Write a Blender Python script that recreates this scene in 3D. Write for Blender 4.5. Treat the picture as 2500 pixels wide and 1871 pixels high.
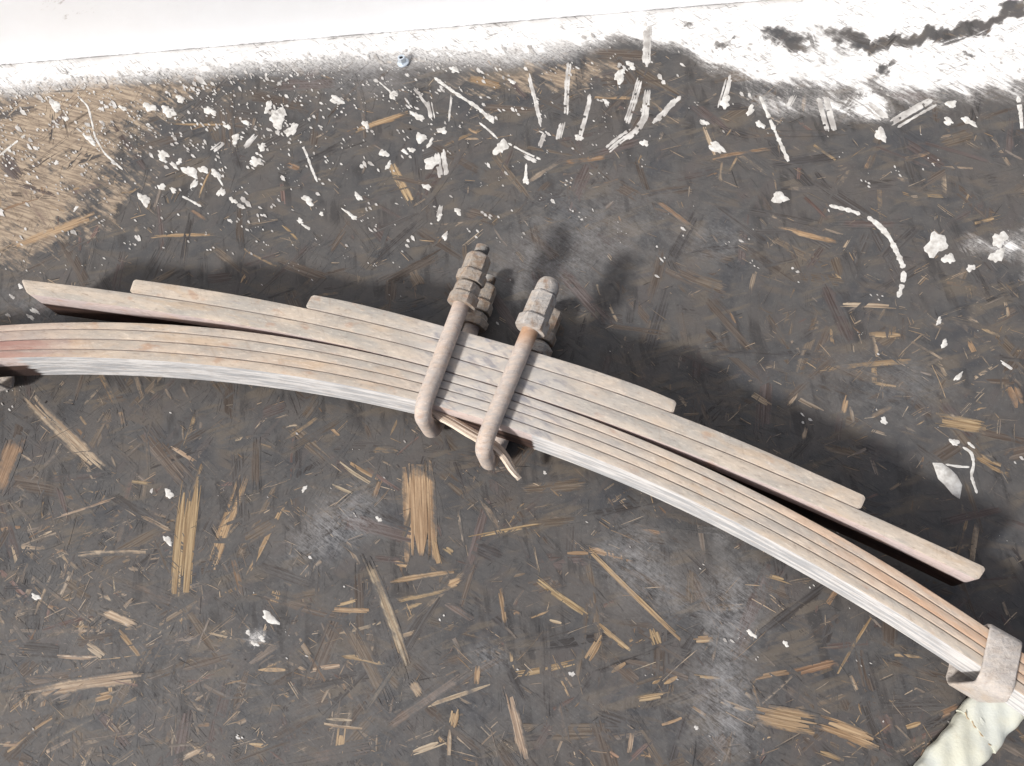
import bpy, math, random
import numpy as np
from mathutils import Vector, Matrix
random.seed(7); rng = np.random.default_rng(7)
scene = bpy.context.scene
C = scene.collection
for o in list(bpy.data.objects): bpy.data.objects.remove(o)

# ------------------------------------------------------------------ camera
F = 2100.0                      # focal length in photo pixels (photo 2500 x 1871)
NAD = (1440.0, 1690.0)          # where the plumb line under the camera meets the picture
H = 0.95                        # camera height above the floor
_u = np.array([-(NAD[0]-1250), (NAD[1]-935.5), F]); _u /= np.linalg.norm(_u)
_r = np.array([1.0, 0, 0]); _x = _r-_r.dot(_u)*_u; _x /= np.linalg.norm(_x); _y = np.cross(_u, _x)
R = np.array([_x, _y, _u])
cam_d = bpy.data.cameras.new("camera"); cam = bpy.data.objects.new("camera", cam_d); C.objects.link(cam)
cam.matrix_world = Matrix([[*R[0], 0], [*R[1], 0], [*R[2], H], [0, 0, 0, 1]])
cam_d.sensor_width = 36; cam_d.lens = 36*F/2500; cam_d.clip_start = 0.01; cam_d.clip_end = 200
scene.camera = cam

def P(px, py, z=0.0):
    w = R @ np.array([px-1250, -(py-935.5), -F])
    return np.array([0, 0, H]) + w*((z-H)/w[2])
def P2(a, z=0.0):               # many at once
    a = np.asarray(a, float)
    w = np.stack([a[:, 0]-1250, -(a[:, 1]-935.5), -F*np.ones(len(a))], 1) @ R.T
    return np.array([0, 0, H]) + w*((z-H)/w[:, 2:3])
def to_photo(p):                # world floor point -> photo pixel (to look up stains mapped from the photo)
    c = (np.asarray(p)-[0, 0, H]) @ R
    return 1250+c[..., 0]/-c[..., 2]*F, 935.5-c[..., 1]/-c[..., 2]*F

# ------------------------------------------------------------------ light
SUN_AZ, SUN_EL = math.radians(40), math.radians(38.5)     # where shadows point / height
w = bpy.data.worlds.new("World"); scene.world = w; w.use_nodes = True
nt = w.node_tree; bg = nt.nodes["Background"]
sky = nt.nodes.new("ShaderNodeTexSky"); sky.sky_type = 'NISHITA'; sky.sun_disc = False
sky.sun_elevation = SUN_EL; sky.sun_rotation = math.atan2(-math.cos(SUN_AZ), -math.sin(SUN_AZ))
sky.air_density = 0.7; sky.dust_density = 4.0; sky.ozone_density = 0.4
nt.links.new(sky.outputs[0], bg.inputs[0]); bg.inputs[1].default_value = 0.07
sd = bpy.data.lights.new("sun", 'SUN'); so = bpy.data.objects.new("sun", sd); C.objects.link(so)
sd.energy = 3.4; sd.angle = math.radians(6.5); sd.color = (1.0, 0.97, 0.935)
dv = Vector((math.cos(SUN_AZ)*math.cos(SUN_EL), math.sin(SUN_AZ)*math.cos(SUN_EL), -math.sin(SUN_EL)))
so.rotation_euler = dv.to_track_quat('-Z', 'Y').to_euler(); so.location = (-1, -1, 2)
scene.view_settings.view_transform = 'Standard'; scene.view_settings.look = 'None'
scene.view_settings.exposure = 0.45; scene.view_settings.gamma = 1.0
scene.cycles.filter_width = 1.5

# ------------------------------------------------------------------ node helpers
class M:
    def __init__(s, name):
        s.m = bpy.data.materials.new(name); s.m.use_nodes = True; s.t = s.m.node_tree
        s.b = s.t.nodes["Principled BSDF"]
    def n(s, typ, **kw):
        x = s.t.nodes.new(typ)
        for k, v in kw.items(): setattr(x, k, v)
        return x
    def l(s, a, b): s.t.links.new(a, b)
    def put(s, sock, v):
        if hasattr(v, 'is_output') or isinstance(v, bpy.types.NodeSocket): s.l(v, sock)
        elif isinstance(v, tuple) and len(v) == 3 and sock.type == 'RGBA': sock.default_value = (*v, 1)
        else: sock.default_value = v
    def pos(s): return s.n("ShaderNodeNewGeometry").outputs["Position"]
    def attr(s, name, out="Fac"): return s.n("ShaderNodeAttribute", attribute_name=name).outputs[out]
    def mapv(s, v, scale=(1, 1, 1), rot=(0, 0, 0), loc=(0, 0, 0)):
        if any(rot):            # turn first, then stretch along the turned axes
            t_ = s.n("ShaderNodeMapping"); s.l(v, t_.inputs[0]); t_.inputs[2].default_value = rot; v = t_.outputs[0]; rot = (0, 0, 0)
        x = s.n("ShaderNodeMapping"); s.l(v, x.inputs[0]); x.inputs[1].default_value = loc
        x.inputs[2].default_value = rot; x.inputs[3].default_value = scale; return x.outputs[0]
    def noise(s, v, scale, detail=4, rough=0.55, dist=0.0):
        x = s.n("ShaderNodeTexNoise"); s.l(v, x.inputs["Vector"]); x.inputs["Scale"].default_value = scale
        x.inputs["Detail"].default_value = detail; x.inputs["Roughness"].default_value = rough
        x.inputs["Distortion"].default_value = dist; return x.outputs[0]
    def math(s, op, a, b=0.0, c=0.0, clamp=False):
        x = s.n("ShaderNodeMath", operation=op, use_clamp=clamp)
        for i, v in enumerate((a, b, c)): s.put(x.inputs[i], v)
        return x.outputs[0]
    def ramp(s, v, lo, hi, a=0.0, b=1.0):
        x = s.n("ShaderNodeMapRange", interpolation_type='SMOOTHSTEP'); s.put(x.inputs[0], v)
        for i, q in enumerate((lo, hi, a, b)): s.put(x.inputs[1+i], q)
        return x.outputs[0]
    def mix(s, f, a, b, blend='MIX'):
        x = s.n("ShaderNodeMix", data_type='RGBA', blend_type=blend)
        s.put(x.inputs[0], f); s.put(x.inputs[6], a); s.put(x.inputs[7], b); return x.outputs[2]
    def bump(s, h, strength, dist):
        x = s.n("ShaderNodeBump"); x.inputs["Strength"].default_value = strength
        x.inputs["Distance"].default_value = dist; s.l(h, x.inputs["Height"]); s.l(x.outputs[0], s.b.inputs["Normal"])
    def out(s, col, rough=0.7, spec=0.3, metal=0.0):
        s.put(s.b.inputs["Base Color"], col); s.put(s.b.inputs["Roughness"], rough)
        s.put(s.b.inputs["Specular IOR Level"], spec); s.b.inputs["Metallic"].default_value = metal
        return s.m

STREAK = (0, 0, math.radians(38))      # scuffs run down to the right

def floor_material(strand):
    m = M("strand_board_chip" if strand else "dirty_strand_board")
    p = m.pos()
    mid = m.noise(p, 38, 6, 0.65); fine = m.noise(p, 260, 4, 0.7); big = m.noise(p, 8, 3)
    st = m.noise(m.mapv(p, (110, 700, 1), STREAK), 1.0, 4, 0.6)      # diagonal scuffs
    st2 = m.noise(m.mapv(p, (28, 190, 1), STREAK, (3, 1, 0)), 1.0, 5, 0.65)
    dirt = m.mix(m.ramp(mid, .35, .68), (.060, .060, .062), (.086, .083, .081))
    tn = m.noise(m.mapv(p, (1, 1, 1), (0, 0, 0), (4, 9, 0)), 13, 5, .65)
    dirt = m.mix(m.ramp(tn, .44, .62, 0, .7), dirt, (.090, .082, .077))
    dirt = m.mix(m.ramp(tn, .46, .34, 0, .7), dirt, (.048, .050, .056))
    # worn flakes of the board showing faintly through the grime, in several directions
    for k_, (an, c_) in enumerate([(20, (.100, .086, .074)), (-48, (.082, .074, .072)), (82, (.040, .038, .038)), (-15, (.115, .098, .080))]):
        fl = m.noise(m.mapv(p, (11, 62, 1), (0, 0, math.radians(an)), (k_*3.1, k_*1.7, 0)), 1.0, 6, .60, .1)
        pt = m.noise(m.mapv(p, (16, 16, 1), (0, 0, 0), (k_*5.3, k_*2.2, 0)), 1.0, 2)
        dirt = m.mix(m.math('MULTIPLY', m.ramp(fl, .50, .60, 0, .75), m.ramp(pt, .46, .60), clamp=True), dirt, c_)
    dirt = m.mix(m.ramp(fine, .56, .76, 0, .6), dirt, (.14, .134, .128))
    dirt = m.mix(m.ramp(fine, .40, .24, 0, .5), dirt, (.030, .025, .026))
    dirt = m.mix(m.ramp(st, .64, .76, 0, .5), dirt, (.17, .16, .15))
    gw = m.noise(m.mapv(p, (30, 260, 1), (0, 0, .35)), 1.0, 5, .65)
    wood0 = m.mix(m.ramp(gw, .38, .62), (.19, .148, .112), (.36, .29, .215))
    col = m.mix(m.ramp(m.math('ADD', m.math('MULTIPLY', m.attr("wear"), 1.5), m.math('MULTIPLY_ADD', m.math('ADD', st2, m.math('ADD', mid, big)), 1.5, -2.62)), .10, .55), dirt, wood0)
    if strand:
        uv = m.n("ShaderNodeUVMap", uv_map="UVMap").outputs[0]
        g1 = m.noise(m.mapv(uv, (14, 520, 1)), 1.0, 4, 0.6); g2 = m.noise(m.mapv(uv, (60, 1500, 1)), 1.0, 2)
        tint = m.attr("tint", "Color")
        wood = m.mix(m.ramp(g1, .35, .65), m.mix(1.0, tint, (.50, .44, .40), 'MULTIPLY'), tint)
        wood = m.mix(m.ramp(g2, .55, .72, 0, .5), wood, (.05, .042, .036))
        expo = m.attr("expo")
        k = m.math('ADD', m.math('MULTIPLY', mid, 1.15), m.math('ADD', m.math('MULTIPLY', st2, .5), m.math('MULTIPLY', g1, .65)))
        k = m.math('ADD', k, m.math('MULTIPLY', m.ramp(m.attr('rim'), .45, 1.0), .38))
        mask = m.ramp(m.math('SUBTRACT', m.math('MULTIPLY_ADD', expo, 1.15, .50), k), -.16, .24, 0, .95)
        col = m.mix(mask, col, wood)
    # grey dust
    du = m.attr("dust"); dn = m.math('MULTIPLY', du, m.math('MULTIPLY_ADD', m.math('ADD', m.math('ADD', mid, st), m.math('MULTIPLY', m.math('ADD', fine, st2), .8)), 1.9, -3.0), clamp=True)
    col = m.mix(m.math('MULTIPLY', dn, .75), col, (.27, .27, .275))
    # white paint, overspray first then solid
    pa = m.attr("paint")
    st3 = m.noise(m.mapv(p, (24, 80, 1), (0, 0, math.radians(44)), (2, 6, 0)), 1.0, 5, .65)
    nn = m.math('ADD', m.math('MULTIPLY', st2, .5), m.math('ADD', m.math('MULTIPLY', st3, .7), m.math('MULTIPLY', mid, .3)))
    solid = m.ramp(m.math('SUBTRACT', m.math('MULTIPLY_ADD', pa, .85, .28), nn), -.06, .12)
    mist = m.math('MULTIPLY', m.ramp(m.attr('mist'), .05, .75), m.ramp(m.math('ADD', fine, st), .7, 1.25, .25, .95), clamp=True)
    scr = m.noise(m.mapv(p, (42, 330, 1), (0, 0, math.radians(44)), (1, 8, 0)), 1.0, 4, .7); sc2 = m.noise(m.mapv(p, (50, 300, 1), (0, 0, math.radians(-12)), (5, 2, 0)), 1.0, 4, .7)
    gate = m.ramp(m.noise(p, 20, 3), .40, .56)
    scr = m.math('MULTIPLY', m.math('MAXIMUM', m.ramp(scr, .55, .62), m.ramp(sc2, .565, .63)), gate, clamp=True)
    scuff = m.math('MULTIPLY', m.ramp(m.math('SUBTRACT', m.math('MULTIPLY_ADD', pa, .85, .28), nn), -.34, .04), m.ramp(m.math('ADD', fine, st), .80, 1.15, .15, .8), clamp=True)
    col = m.mix(scuff, col, (.34, .33, .32))
    cover = m.math('MULTIPLY', m.math('MAXIMUM', solid, mist), m.math('MULTIPLY_ADD', scr, -.8, 1.0), clamp=True)
    pc = m.mix(m.ramp(mid, .3, .7), (.74, .74, .735), (.62, .615, .605))
    col = m.mix(cover, col, pc)
    h = m.math('ADD', m.math('MULTIPLY', mid, .6), m.math('MULTIPLY_ADD', st, .35, m.math('MULTIPLY', fine, .4)))
    m.bump(h, .30, .0012)
    rough = m.math('MULTIPLY_ADD', mid, .5, .32)
    return m.out(col, rough, .34)

MAT = {}
MAT['floor'] = floor_material(False); MAT['strand'] = floor_material(True)

def paint_material():
    m = M("spattered_white_paint"); p = m.pos()
    a = m.noise(p, 120, 5, .65); st = m.noise(m.mapv(p, (110, 700, 1), STREAK), 1.0, 4, .6)
    col = m.mix(m.ramp(a, .35, .7), (.63, .625, .60), (.40, .385, .36))
    col = m.mix(m.ramp(st, .66, .80, 0, .8), col, (.16, .14, .12))
    m.bump(a, .4, .001); return m.out(col, .65, .3)
MAT['paint'] = paint_material()
def spatter_material():
    m = M("thin_paint_spatter"); a = m.noise(m.pos(), 60, 4)
    return m.out(m.mix(m.ramp(a, .35, .65), (.56, .55, .53), (.32, .305, .29)), .7, .25)
MAT['spatter'] = spatter_material()

def wall_material():
    m = M("whitewashed_wall"); p = m.pos()
    a = m.noise(p, 14, 6, .65); st = m.noise(m.mapv(p, (60, 60, 260), (0, .5, 0)), 1.0, 5, .65)
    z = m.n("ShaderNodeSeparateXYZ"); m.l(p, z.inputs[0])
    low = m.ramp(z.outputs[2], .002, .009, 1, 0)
    col = m.mix(m.ramp(a, .3, .7), (.91, .935, .965), (.89, .91, .935))
    smudge = m.math('MULTIPLY', m.ramp(a, .60, .70), m.ramp(st, .52, .66), clamp=True)
    col = m.mix(m.math('MULTIPLY', smudge, .55), col, (.35, .31, .28))
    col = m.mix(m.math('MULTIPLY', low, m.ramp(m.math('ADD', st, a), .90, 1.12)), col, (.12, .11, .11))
    m.bump(a, .3, .002); return m.out(col, .6, .3)
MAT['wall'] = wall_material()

def steel_dust(name, c1, c2, rust=(.36, .215, .14), rust_lo=.605, dark=(.16, .14, .14), sc=1.0, attr=True, blue=.35):
    m = M(name); p = m.attr("lc", "Vector") if attr else m.pos()
    sl = m.noise(m.mapv(p, (17*sc, 60*sc, 40*sc)), 1.0, 5, .6); fi = m.noise(m.mapv(p, (110, 360, 360)), 1.0, 5, .7)
    bl = m.noise(m.mapv(p, (18, 45, 30), (0, 0, 0), (4, 2, 1)), 1.0, 5, .6, .6)
    sp = m.noise(m.mapv(p, (34, 60, 60), (0, 0, 0), (9, 5, 3)), 1.0, 3, .5)
    gr = m.noise(m.mapv(p, (26, 110, 60), (0, 0, 0), (2, 7, 3)), 1.0, 5, .65)
    col = m.mix(m.ramp(sl, .35, .66), c1, c2)
    col = m.mix(m.ramp(bl, .52, .70, 0, .6), col, (c1[0]*.95, c1[1]*.84, c1[2]*.72))   # warm rust bloom
    col = m.mix(m.ramp(sp, rust_lo, rust_lo+.13, 0, .55), col, rust)
    col = m.mix(m.ramp(gr, .60, .76, 0, blue), col, (.25, .255, .29))          # grey-blue bare patches
    col = m.mix(m.ramp(fi, .54, .70, 0, .55), col, (c1[0]*.45, c1[1]*.42, c1[2]*.42))
    big = m.noise(m.mapv(p, (7, 14, 9), (0, 0, 0), (7, 7, 1)), 1.0, 4, .6)
    col = m.mix(m.ramp(big, .55, .75, 0, .5), col, (c1[0]*.62, c1[1]*.60, c1[2]*.62))
    col = m.mix(m.ramp(fi, .46, .30, 0, .5), col, (min(.7, c1[0]*1.4), min(.68, c1[1]*1.45), min(.66, c1[2]*1.5)))
    cs = m.noise(m.mapv(p, (190, 26, 40), (0, 0, .5)), 1.0, 4, .65)
    col = m.mix(m.ramp(cs, .58, .68, 0, .30), col, (c1[0]*.6, c1[1]*.56, c1[2]*.55))
    m.bump(m.math('ADD', fi, gr), .6, .0011)
    return m, col
def leaf_edge():
    m, col = steel_dust("dusty_leaf_edge", (.465, .400, .330), (.345, .322, .290))
    wn = m.noise(m.mapv(m.attr('lc', 'Vector'), (12, 70, 30)), 1.0, 4, .6)
    col = m.mix(m.math('MULTIPLY', m.attr('warm'), m.ramp(wn, .3, .62, .15, 1), clamp=True), col, m.mix(m.attr('pink'), (.46, .25, .125), (.30, .165, .140)))
    pz = m.attr('lc', 'Vector'); gn = m.noise(m.mapv(pz, (45, 120, 60), (0, 0, .4)), 1.0, 5, .65); bn = m.noise(m.mapv(pz, (30, 90, 60), (0, 0, -.3), (3, 3, 3)), 1.0, 4, .6)
    gcol = m.mix(m.ramp(bn, .50, .64), m.mix(m.ramp(gn, .4, .6), (.49, .46, .425), (.39, .375, .36)), (.245, .245, .265))
    col = m.mix(m.math('MULTIPLY', m.attr('grey'), m.ramp(gn, .35, .6, .6, 1), clamp=True), col, gcol)
    return m.out(col, .78, .2)
MAT['edge'] = leaf_edge()
def leaf_face():
    # broad faces: paler near the upper edge, very dark brown below, white paint where sprayed ("cover")
    m, col = steel_dust("leaf_broad_face", (.50, .42, .39), (.46, .40, .39))
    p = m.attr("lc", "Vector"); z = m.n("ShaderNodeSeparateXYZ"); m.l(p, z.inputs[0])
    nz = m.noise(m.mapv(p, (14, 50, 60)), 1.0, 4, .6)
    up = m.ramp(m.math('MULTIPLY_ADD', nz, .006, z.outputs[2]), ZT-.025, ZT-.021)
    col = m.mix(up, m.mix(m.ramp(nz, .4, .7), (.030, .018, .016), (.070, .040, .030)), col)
    cv = m.attr("cover"); st = m.noise(m.mapv(p, (16, 60, 130)), 1.0, 6, .65); fi = m.noise(m.mapv(p, (60, 200, 400)), 1.0, 4, .6)
    pm = m.ramp(m.math('SUBTRACT', m.math('MULTIPLY', cv, 1.5), m.math('MULTIPLY_ADD', st, .8, m.math('MULTIPLY', fi, .3))), -.06, .10)
    pc = m.mix(m.ramp(st, .40, .60), (.60, .595, .59), (.355, .365, .38))
    pc = m.mix(m.ramp(fi, .52, .66, 0, .65), pc, (.38, .34, .305))
    col = m.mix(pm, col, pc)
    return m.out(col, .7, .25)

ZB, ZT = 0.022, 0.082          # leaf pack stands on its edge: bottom and top of the 60 mm wide leaves
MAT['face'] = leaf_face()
def simple(name, c1, c2, rust_lo=.62, attr=False, rough=.75, blue=.3, sc=4.0):
    m, col = steel_dust(name, c1, c2, rust_lo=rust_lo, attr=attr, sc=sc, blue=blue)
    pit = m.noise(m.pos(), 210, 5, .7); patch = m.noise(m.mapv(m.pos(), (1, 1, 1), (0, 0, 0), (3, 1, 2)), 75, 4, .6)
    col = m.mix(m.ramp(patch, .50, .66, 0, .15 if 'clip' in name else .6), col, (.20, .125, .075)); col = m.mix(m.ramp(pit, .56, .70, 0, .25 if 'clip' in name else .6), col, (.10, .085, .075))
    m.bump(pit, .9, .0018); return m.out(col, rough, .25)
MAT['clip'] = simple("dusty_clip_steel", (.47, .43, .39), (.42, .395, .375), .70, blue=.75)
MAT['nut'] = simple("dusty_nut_steel", (.335, .285, .235), (.27, .25, .23), .60, blue=.45)
MAT['nutw'] = simple("pale_nut_steel", (.42, .385, .35), (.34, .33, .32), .64, blue=.45)
MAT['thread'] = simple("thread_steel", (.34, .33, .31), (.27, .26, .255), .8)
def rod_mat():
    m, col = steel_dust("dusty_rod_steel", (.47, .395, .34), (.38, .35, .33), attr=False, sc=4.5, rust_lo=.62)
    col = m.mix(m.math('MULTIPLY', m.attr("rust"), m.ramp(m.noise(m.pos(), 90, 4), .25, .6, .5, 1)), col, (.36, .17, .06))
    return m.out(col, .7, .3)
MAT['rod'] = rod_mat()
def wood_mat():
    m = M("pale_split_wood"); uv = m.n("ShaderNodeUVMap", uv_map="UVMap").outputs[0]
    g = m.noise(m.mapv(uv, (20, 900, 1)), 1.0, 4, .6)
    col = m.mix(m.ramp(g, .35, .68), (.42, .33, .25), (.70, .62, .53)); m.bump(g, .5, .001)
    return m.out(col, .8, .15)
MAT['splint'] = wood_mat()
def cloth_mat():
    m = M("cream_wrapping"); p = m.pos()
    a = m.noise(p, 22, 5, .6); f = m.noise(p, 380, 4, .6); s = m.noise(p, 55, 4, .6)
    col = m.mix(m.ramp(a, .35, .65), (.53, .535, .45), (.47, .495, .465))
    col = m.mix(m.ramp(s, .60, .78, 0, .45), col, (.47, .43, .33))
    m.bump(m.math('MULTIPLY_ADD', f, .3, s), .5, .002)
    return m.out(col, .8, .2)
MAT['cloth'] = cloth_mat()
def zinc():
    m = M("zinc_plated_steel"); a = m.noise(m.pos(), 300, 3)
    return m.out(m.mix(a, (.50, .58, .66), (.66, .72, .78)), .38, .5, .55)
MAT['zinc'] = zinc()
mm = M("black_recess"); MAT['black'] = mm.out((.01, .01, .012), .6, .3)
def hem():
    m = M("brown_stained_hem"); a = m.noise(m.pos(), 160, 4)
    return m.out(m.mix(a, (.28, .21, .13), (.42, .34, .23)), .85, .15)
MAT['hem'] = hem()

# ------------------------------------------------------------------ object helpers
def link(name, verts, faces, mats, parent=None, midx=None, smooth=None, uv=None, attrs=None):
    me = bpy.data.meshes.new(name); me.from_pydata([tuple(map(float, v)) for v in verts], [], faces)
    for k in (mats if isinstance(mats, (list, tuple)) else [mats]): me.materials.append(MAT[k])
    if midx is not None: me.polygons.foreach_set("material_index", np.asarray(midx, 'i'))
    if smooth is not None:
        me.shade_smooth()
        if smooth < 179: me.set_sharp_from_angle(angle=math.radians(smooth))
    if uv is not None:
        L = me.uv_layers.new(name="UVMap"); vi = np.empty(len(me.loops), 'i'); me.loops.foreach_get("vertex_index", vi)
        L.data.foreach_set("uv", np.asarray(uv, 'f')[vi].ravel())
    for k, (ty, arr) in (attrs or {}).items():
        a = me.attributes.new(k, ty, 'POINT')
        a.data.foreach_set({'FLOAT': 'value', 'FLOAT_VECTOR': 'vector', 'FLOAT_COLOR': 'color'}[ty], np.asarray(arr, 'f').ravel())
    me.update()
    o = bpy.data.objects.new(name, me); C.objects.link(o)
    if parent: o.parent = parent; o.matrix_parent_inverse = parent.matrix_world.inverted()
    return o
def tag(o, label=None, cat=None, group=None, kind=None):
    for k, v in (('label', label), ('category', cat), ('group', group), ('kind', kind)):
        if v: o[k] = v
    return o
def empty(name, loc):
    o = bpy.data.objects.new(name, None); C.objects.link(o); o.location = loc; o.empty_display_size = .02
    o.matrix_world = Matrix.Translation(Vector(loc)); return o

# ------------------------------------------------------------------ floor fields (stain layout on the board)
LOWX = [-900, -300, 0, 60, 150, 300, 400, 500, 620, 760, 850, 960, 1060, 1150, 1250, 1350, 1450, 1520, 1600, 1660, 1700, 1735, 1790, 1840, 1900, 2000, 2060, 2110, 2150, 2230, 2300, 2380, 2420, 2480, 2700, 3400]
LOWY = [300, 250, 236, 236, 218, 206, 196, 198, 190, 196, 190, 188, 176, 168, 166, 150, 128, 108, 118, 120, 140, 172, 178, 205, 213, 222, 226, 240, 230, 240, 238, 234, 225, 226, 228, 240]
def wall_y(px): return 165-px*165/1960.0
GAUSS_DUST = [(800, 1300, 75, 40, -35, 1.0), (860, 1255, 60, 40, -30, .55), (1560, 1400, 80, 60, 30, .55), (1620, 1450, 60, 30, 35, .4),
    (1545, 1335, 45, 35, 0, .5), (1762, 1300, 16, 22, 0, .9), (1775, 1560, 45, 110, 5, .75), (1770, 1740, 55, 75, -10, .95), (1800, 1460, 55, 60, 0, .55),
    (1195, 1602, 26, 18, 15, 1.0), (1380, 620, 150, 60, -25, .35), (1750, 590, 60, 40, 10, .45), (1450, 560, 130, 90, 0, .25), (880, 170, 120, 40, 0, .9),
    (1310, 690, 60, 80, 0, .3), (1500, 1750, 200, 80, 0, .12), (2120, 960, 120, 60, 10, .22), (2230, 930, 80, 40, 20, .25), (900, 1700, 300, 130, 0, .14), (220, 1600, 260, 150, 0, .16), (90, 760, 60, 30, 20, .5)]
GAUSS_WEAR = [(40, 370, 240, 130, -10, .72), (330, 240, 200, 40, -5, .35), (60, 560, 160, 80, -15, .35), (1200, 200, 150, 40, 0, .35), (1480, 180, 160, 40, 0, .35),
    (420, 780, 160, 40, 0, .1), (60, 980, 120, 60, 30, .22), (200, 1250, 260, 160, 0, .06), (300, 1750, 400, 150, 0, .08), (1900, 570, 160, 50, 10, .18), (2200, 850, 240, 90, 5, .12), (2350, 1080, 120, 60, 0, .22), (1900, 350, 250, 50, -5, .1)]
def gsum(G, x, y):
    r = np.zeros_like(x)
    for cx, cy, sx, sy, an, a in G:
        c, s = math.cos(math.radians(an)), math.sin(math.radians(an)); dx, dy = x-cx, y-cy
        r += a*np.exp(-.5*(((dx*c+dy*s)/sx)**2+((-dx*s+dy*c)/sy)**2))
    return r
def fields(xyz):
    x, y = to_photo(np.c_[np.asarray(xyz)[:, :2], np.zeros(len(xyz))])
    lo = np.interp(x, LOWX, LOWY); t = (y-wall_y(x))/np.maximum(lo-wall_y(x), 20)
    left = np.clip(1.22-.95*t, 0, 1.1)
    right = np.clip(1.0-np.clip((t-.72)/.50, 0, 1)*1.0, 0, 1.05)
    k = np.clip((x-1500)/230, 0, 1); pa = left*(1-k)+right*k
    grey = np.interp(x, [0, 420, 600, 860, 1000, 1150, 1300, 1500], [0, 0, .12, .25, .2, .05, .0, 0])
    pa = pa-grey
    xw = x+13*np.sin(y/8.0)+7*np.sin(y/3.1+x/40); yw = y+7*np.sin(x/15.0+1)+4*np.sin(x/6.3)+3*np.sin(x/2.9+y/5)
    holes = gsum([(1895, 86, 46, 15, 4, .75), (1940, 106, 28, 10, 20, .7), (2075, 92, 40, 11, 14, .75), (2150, 108, 44, 11, -6, .85), (2240, 92, 50, 11, -10, .8), (2330, 80, 56, 12, -14, .9), (2425, 50, 52, 11, -26, .85), (2490, 14, 22, 12, -30, .8), (2030, 70, 60, 20, 0, .25), (1990, 130, 60, 16, 10, .2), (2470, 20, 20, 14, 0, .4), (2165, 168, 24, 7, -20, .8), (2358, 140, 16, 6, 30, .7), (1770, 108, 20, 9, 0, .6), (2060, 150, 70, 30, 10, .22), (1690, 60, 14, 6, 0, .5)], xw, yw)
    pa = np.clip(pa-holes*1.0, 0, 1.1)
    pa = np.maximum(pa, gsum([(2370, 600, 26, 20, 0, .62), (2452, 600, 30, 28, 0, .55), (2535, 630, 26, 62, 0, .9), (1880, 255, 60, 26, 20, .5), (2060, 262, 90, 22, 8, .62), (2130, 255, 30, 26, 0, .7), (628, 1556, 16, 14, 0, .55)], x, y))
    pa[y < wall_y(x)-25] = 0
    return {'paint': ('FLOAT', pa), 'mist': ('FLOAT', np.clip(pa, 0, 1)*(1-np.clip((x-1350)/280, 0, 1)) if True else pa), 'dust': ('FLOAT', np.clip(gsum(GAUSS_DUST, x, y), 0, 1.2)), 'wear': ('FLOAT', np.clip(gsum(GAUSS_WEAR, x, y), 0, 1))}

def build_floor():
    x0, x1, y0, y1, d = -1.0, .75, -.12, .95, .0028
    xs = np.r_[-4, -2, np.arange(x0, x1, d), 2, 4]; ys = np.r_[-3, -1, np.arange(y0, y1, d), 1.6]
    X, Y = np.meshgrid(xs, ys); V = np.c_[X.ravel(), Y.ravel(), np.zeros(X.size)]
    nx, ny = len(xs), len(ys)
    i = (np.arange(ny-1)[:, None]*nx+np.arange(nx-1)[None]).ravel()
    Fc = np.c_[i, i+1, i+nx+1, i+nx]
    me = bpy.data.meshes.new("floor"); me.vertices.add(len(V)); me.vertices.foreach_set("co", V.astype('f').ravel())
    me.loops.add(Fc.size); me.loops.foreach_set("vertex_index", Fc.astype('i').ravel())
    me.polygons.add(len(Fc)); me.polygons.foreach_set("loop_start", np.arange(0, Fc.size, 4, dtype='i'))
    me.update(calc_edges=True); me.materials.append(MAT['floor'])
    for k, (ty, arr) in fields(V).items():
        a = me.attributes.new(k, ty, 'POINT'); a.data.foreach_set("value", np.asarray(arr, 'f'))
    o = bpy.data.objects.new("floor", me); C.objects.link(o); return tag(o, kind='structure')
floor = build_floor()

# ------------------------------------------------------------------ wall beyond the floor
a, b = P(0, 165), P(1960, 0); dr = (b-a)[:2]/np.linalg.norm((b-a)[:2]); nrm = np.array([-dr[1], dr[0]])
def wall_box():
    e0, e1 = a[:2]-dr*2.2, a[:2]+dr*3.0; V = []; n = 60
    prof = [(.004, .0012), (.0015, .003), (0, .006), (0, 1.9), (.09, 1.9), (.09, .0012)]
    for k in range(n+1):
        q = e0+(e1-e0)*k/n
        for dn, z in prof: V.append((*(q+nrm*dn), z))
    m = len(prof); Fc = [(k*m+j, k*m+(j+1) % m, (k+1)*m+(j+1) % m, (k+1)*m+j) for k in range(n) for j in range(m)]
    Fc += [tuple(range(m-1, -1, -1)), tuple(n*m+j for j in range(m))]
    return V, [f[::-1] for f in Fc]
wv, wf = wall_box()
wall = link("wall", wv, wf, 'wall', smooth=30); tag(wall, "bright whitewashed wall rising along the far edge of the dark floor", "wall")

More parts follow.
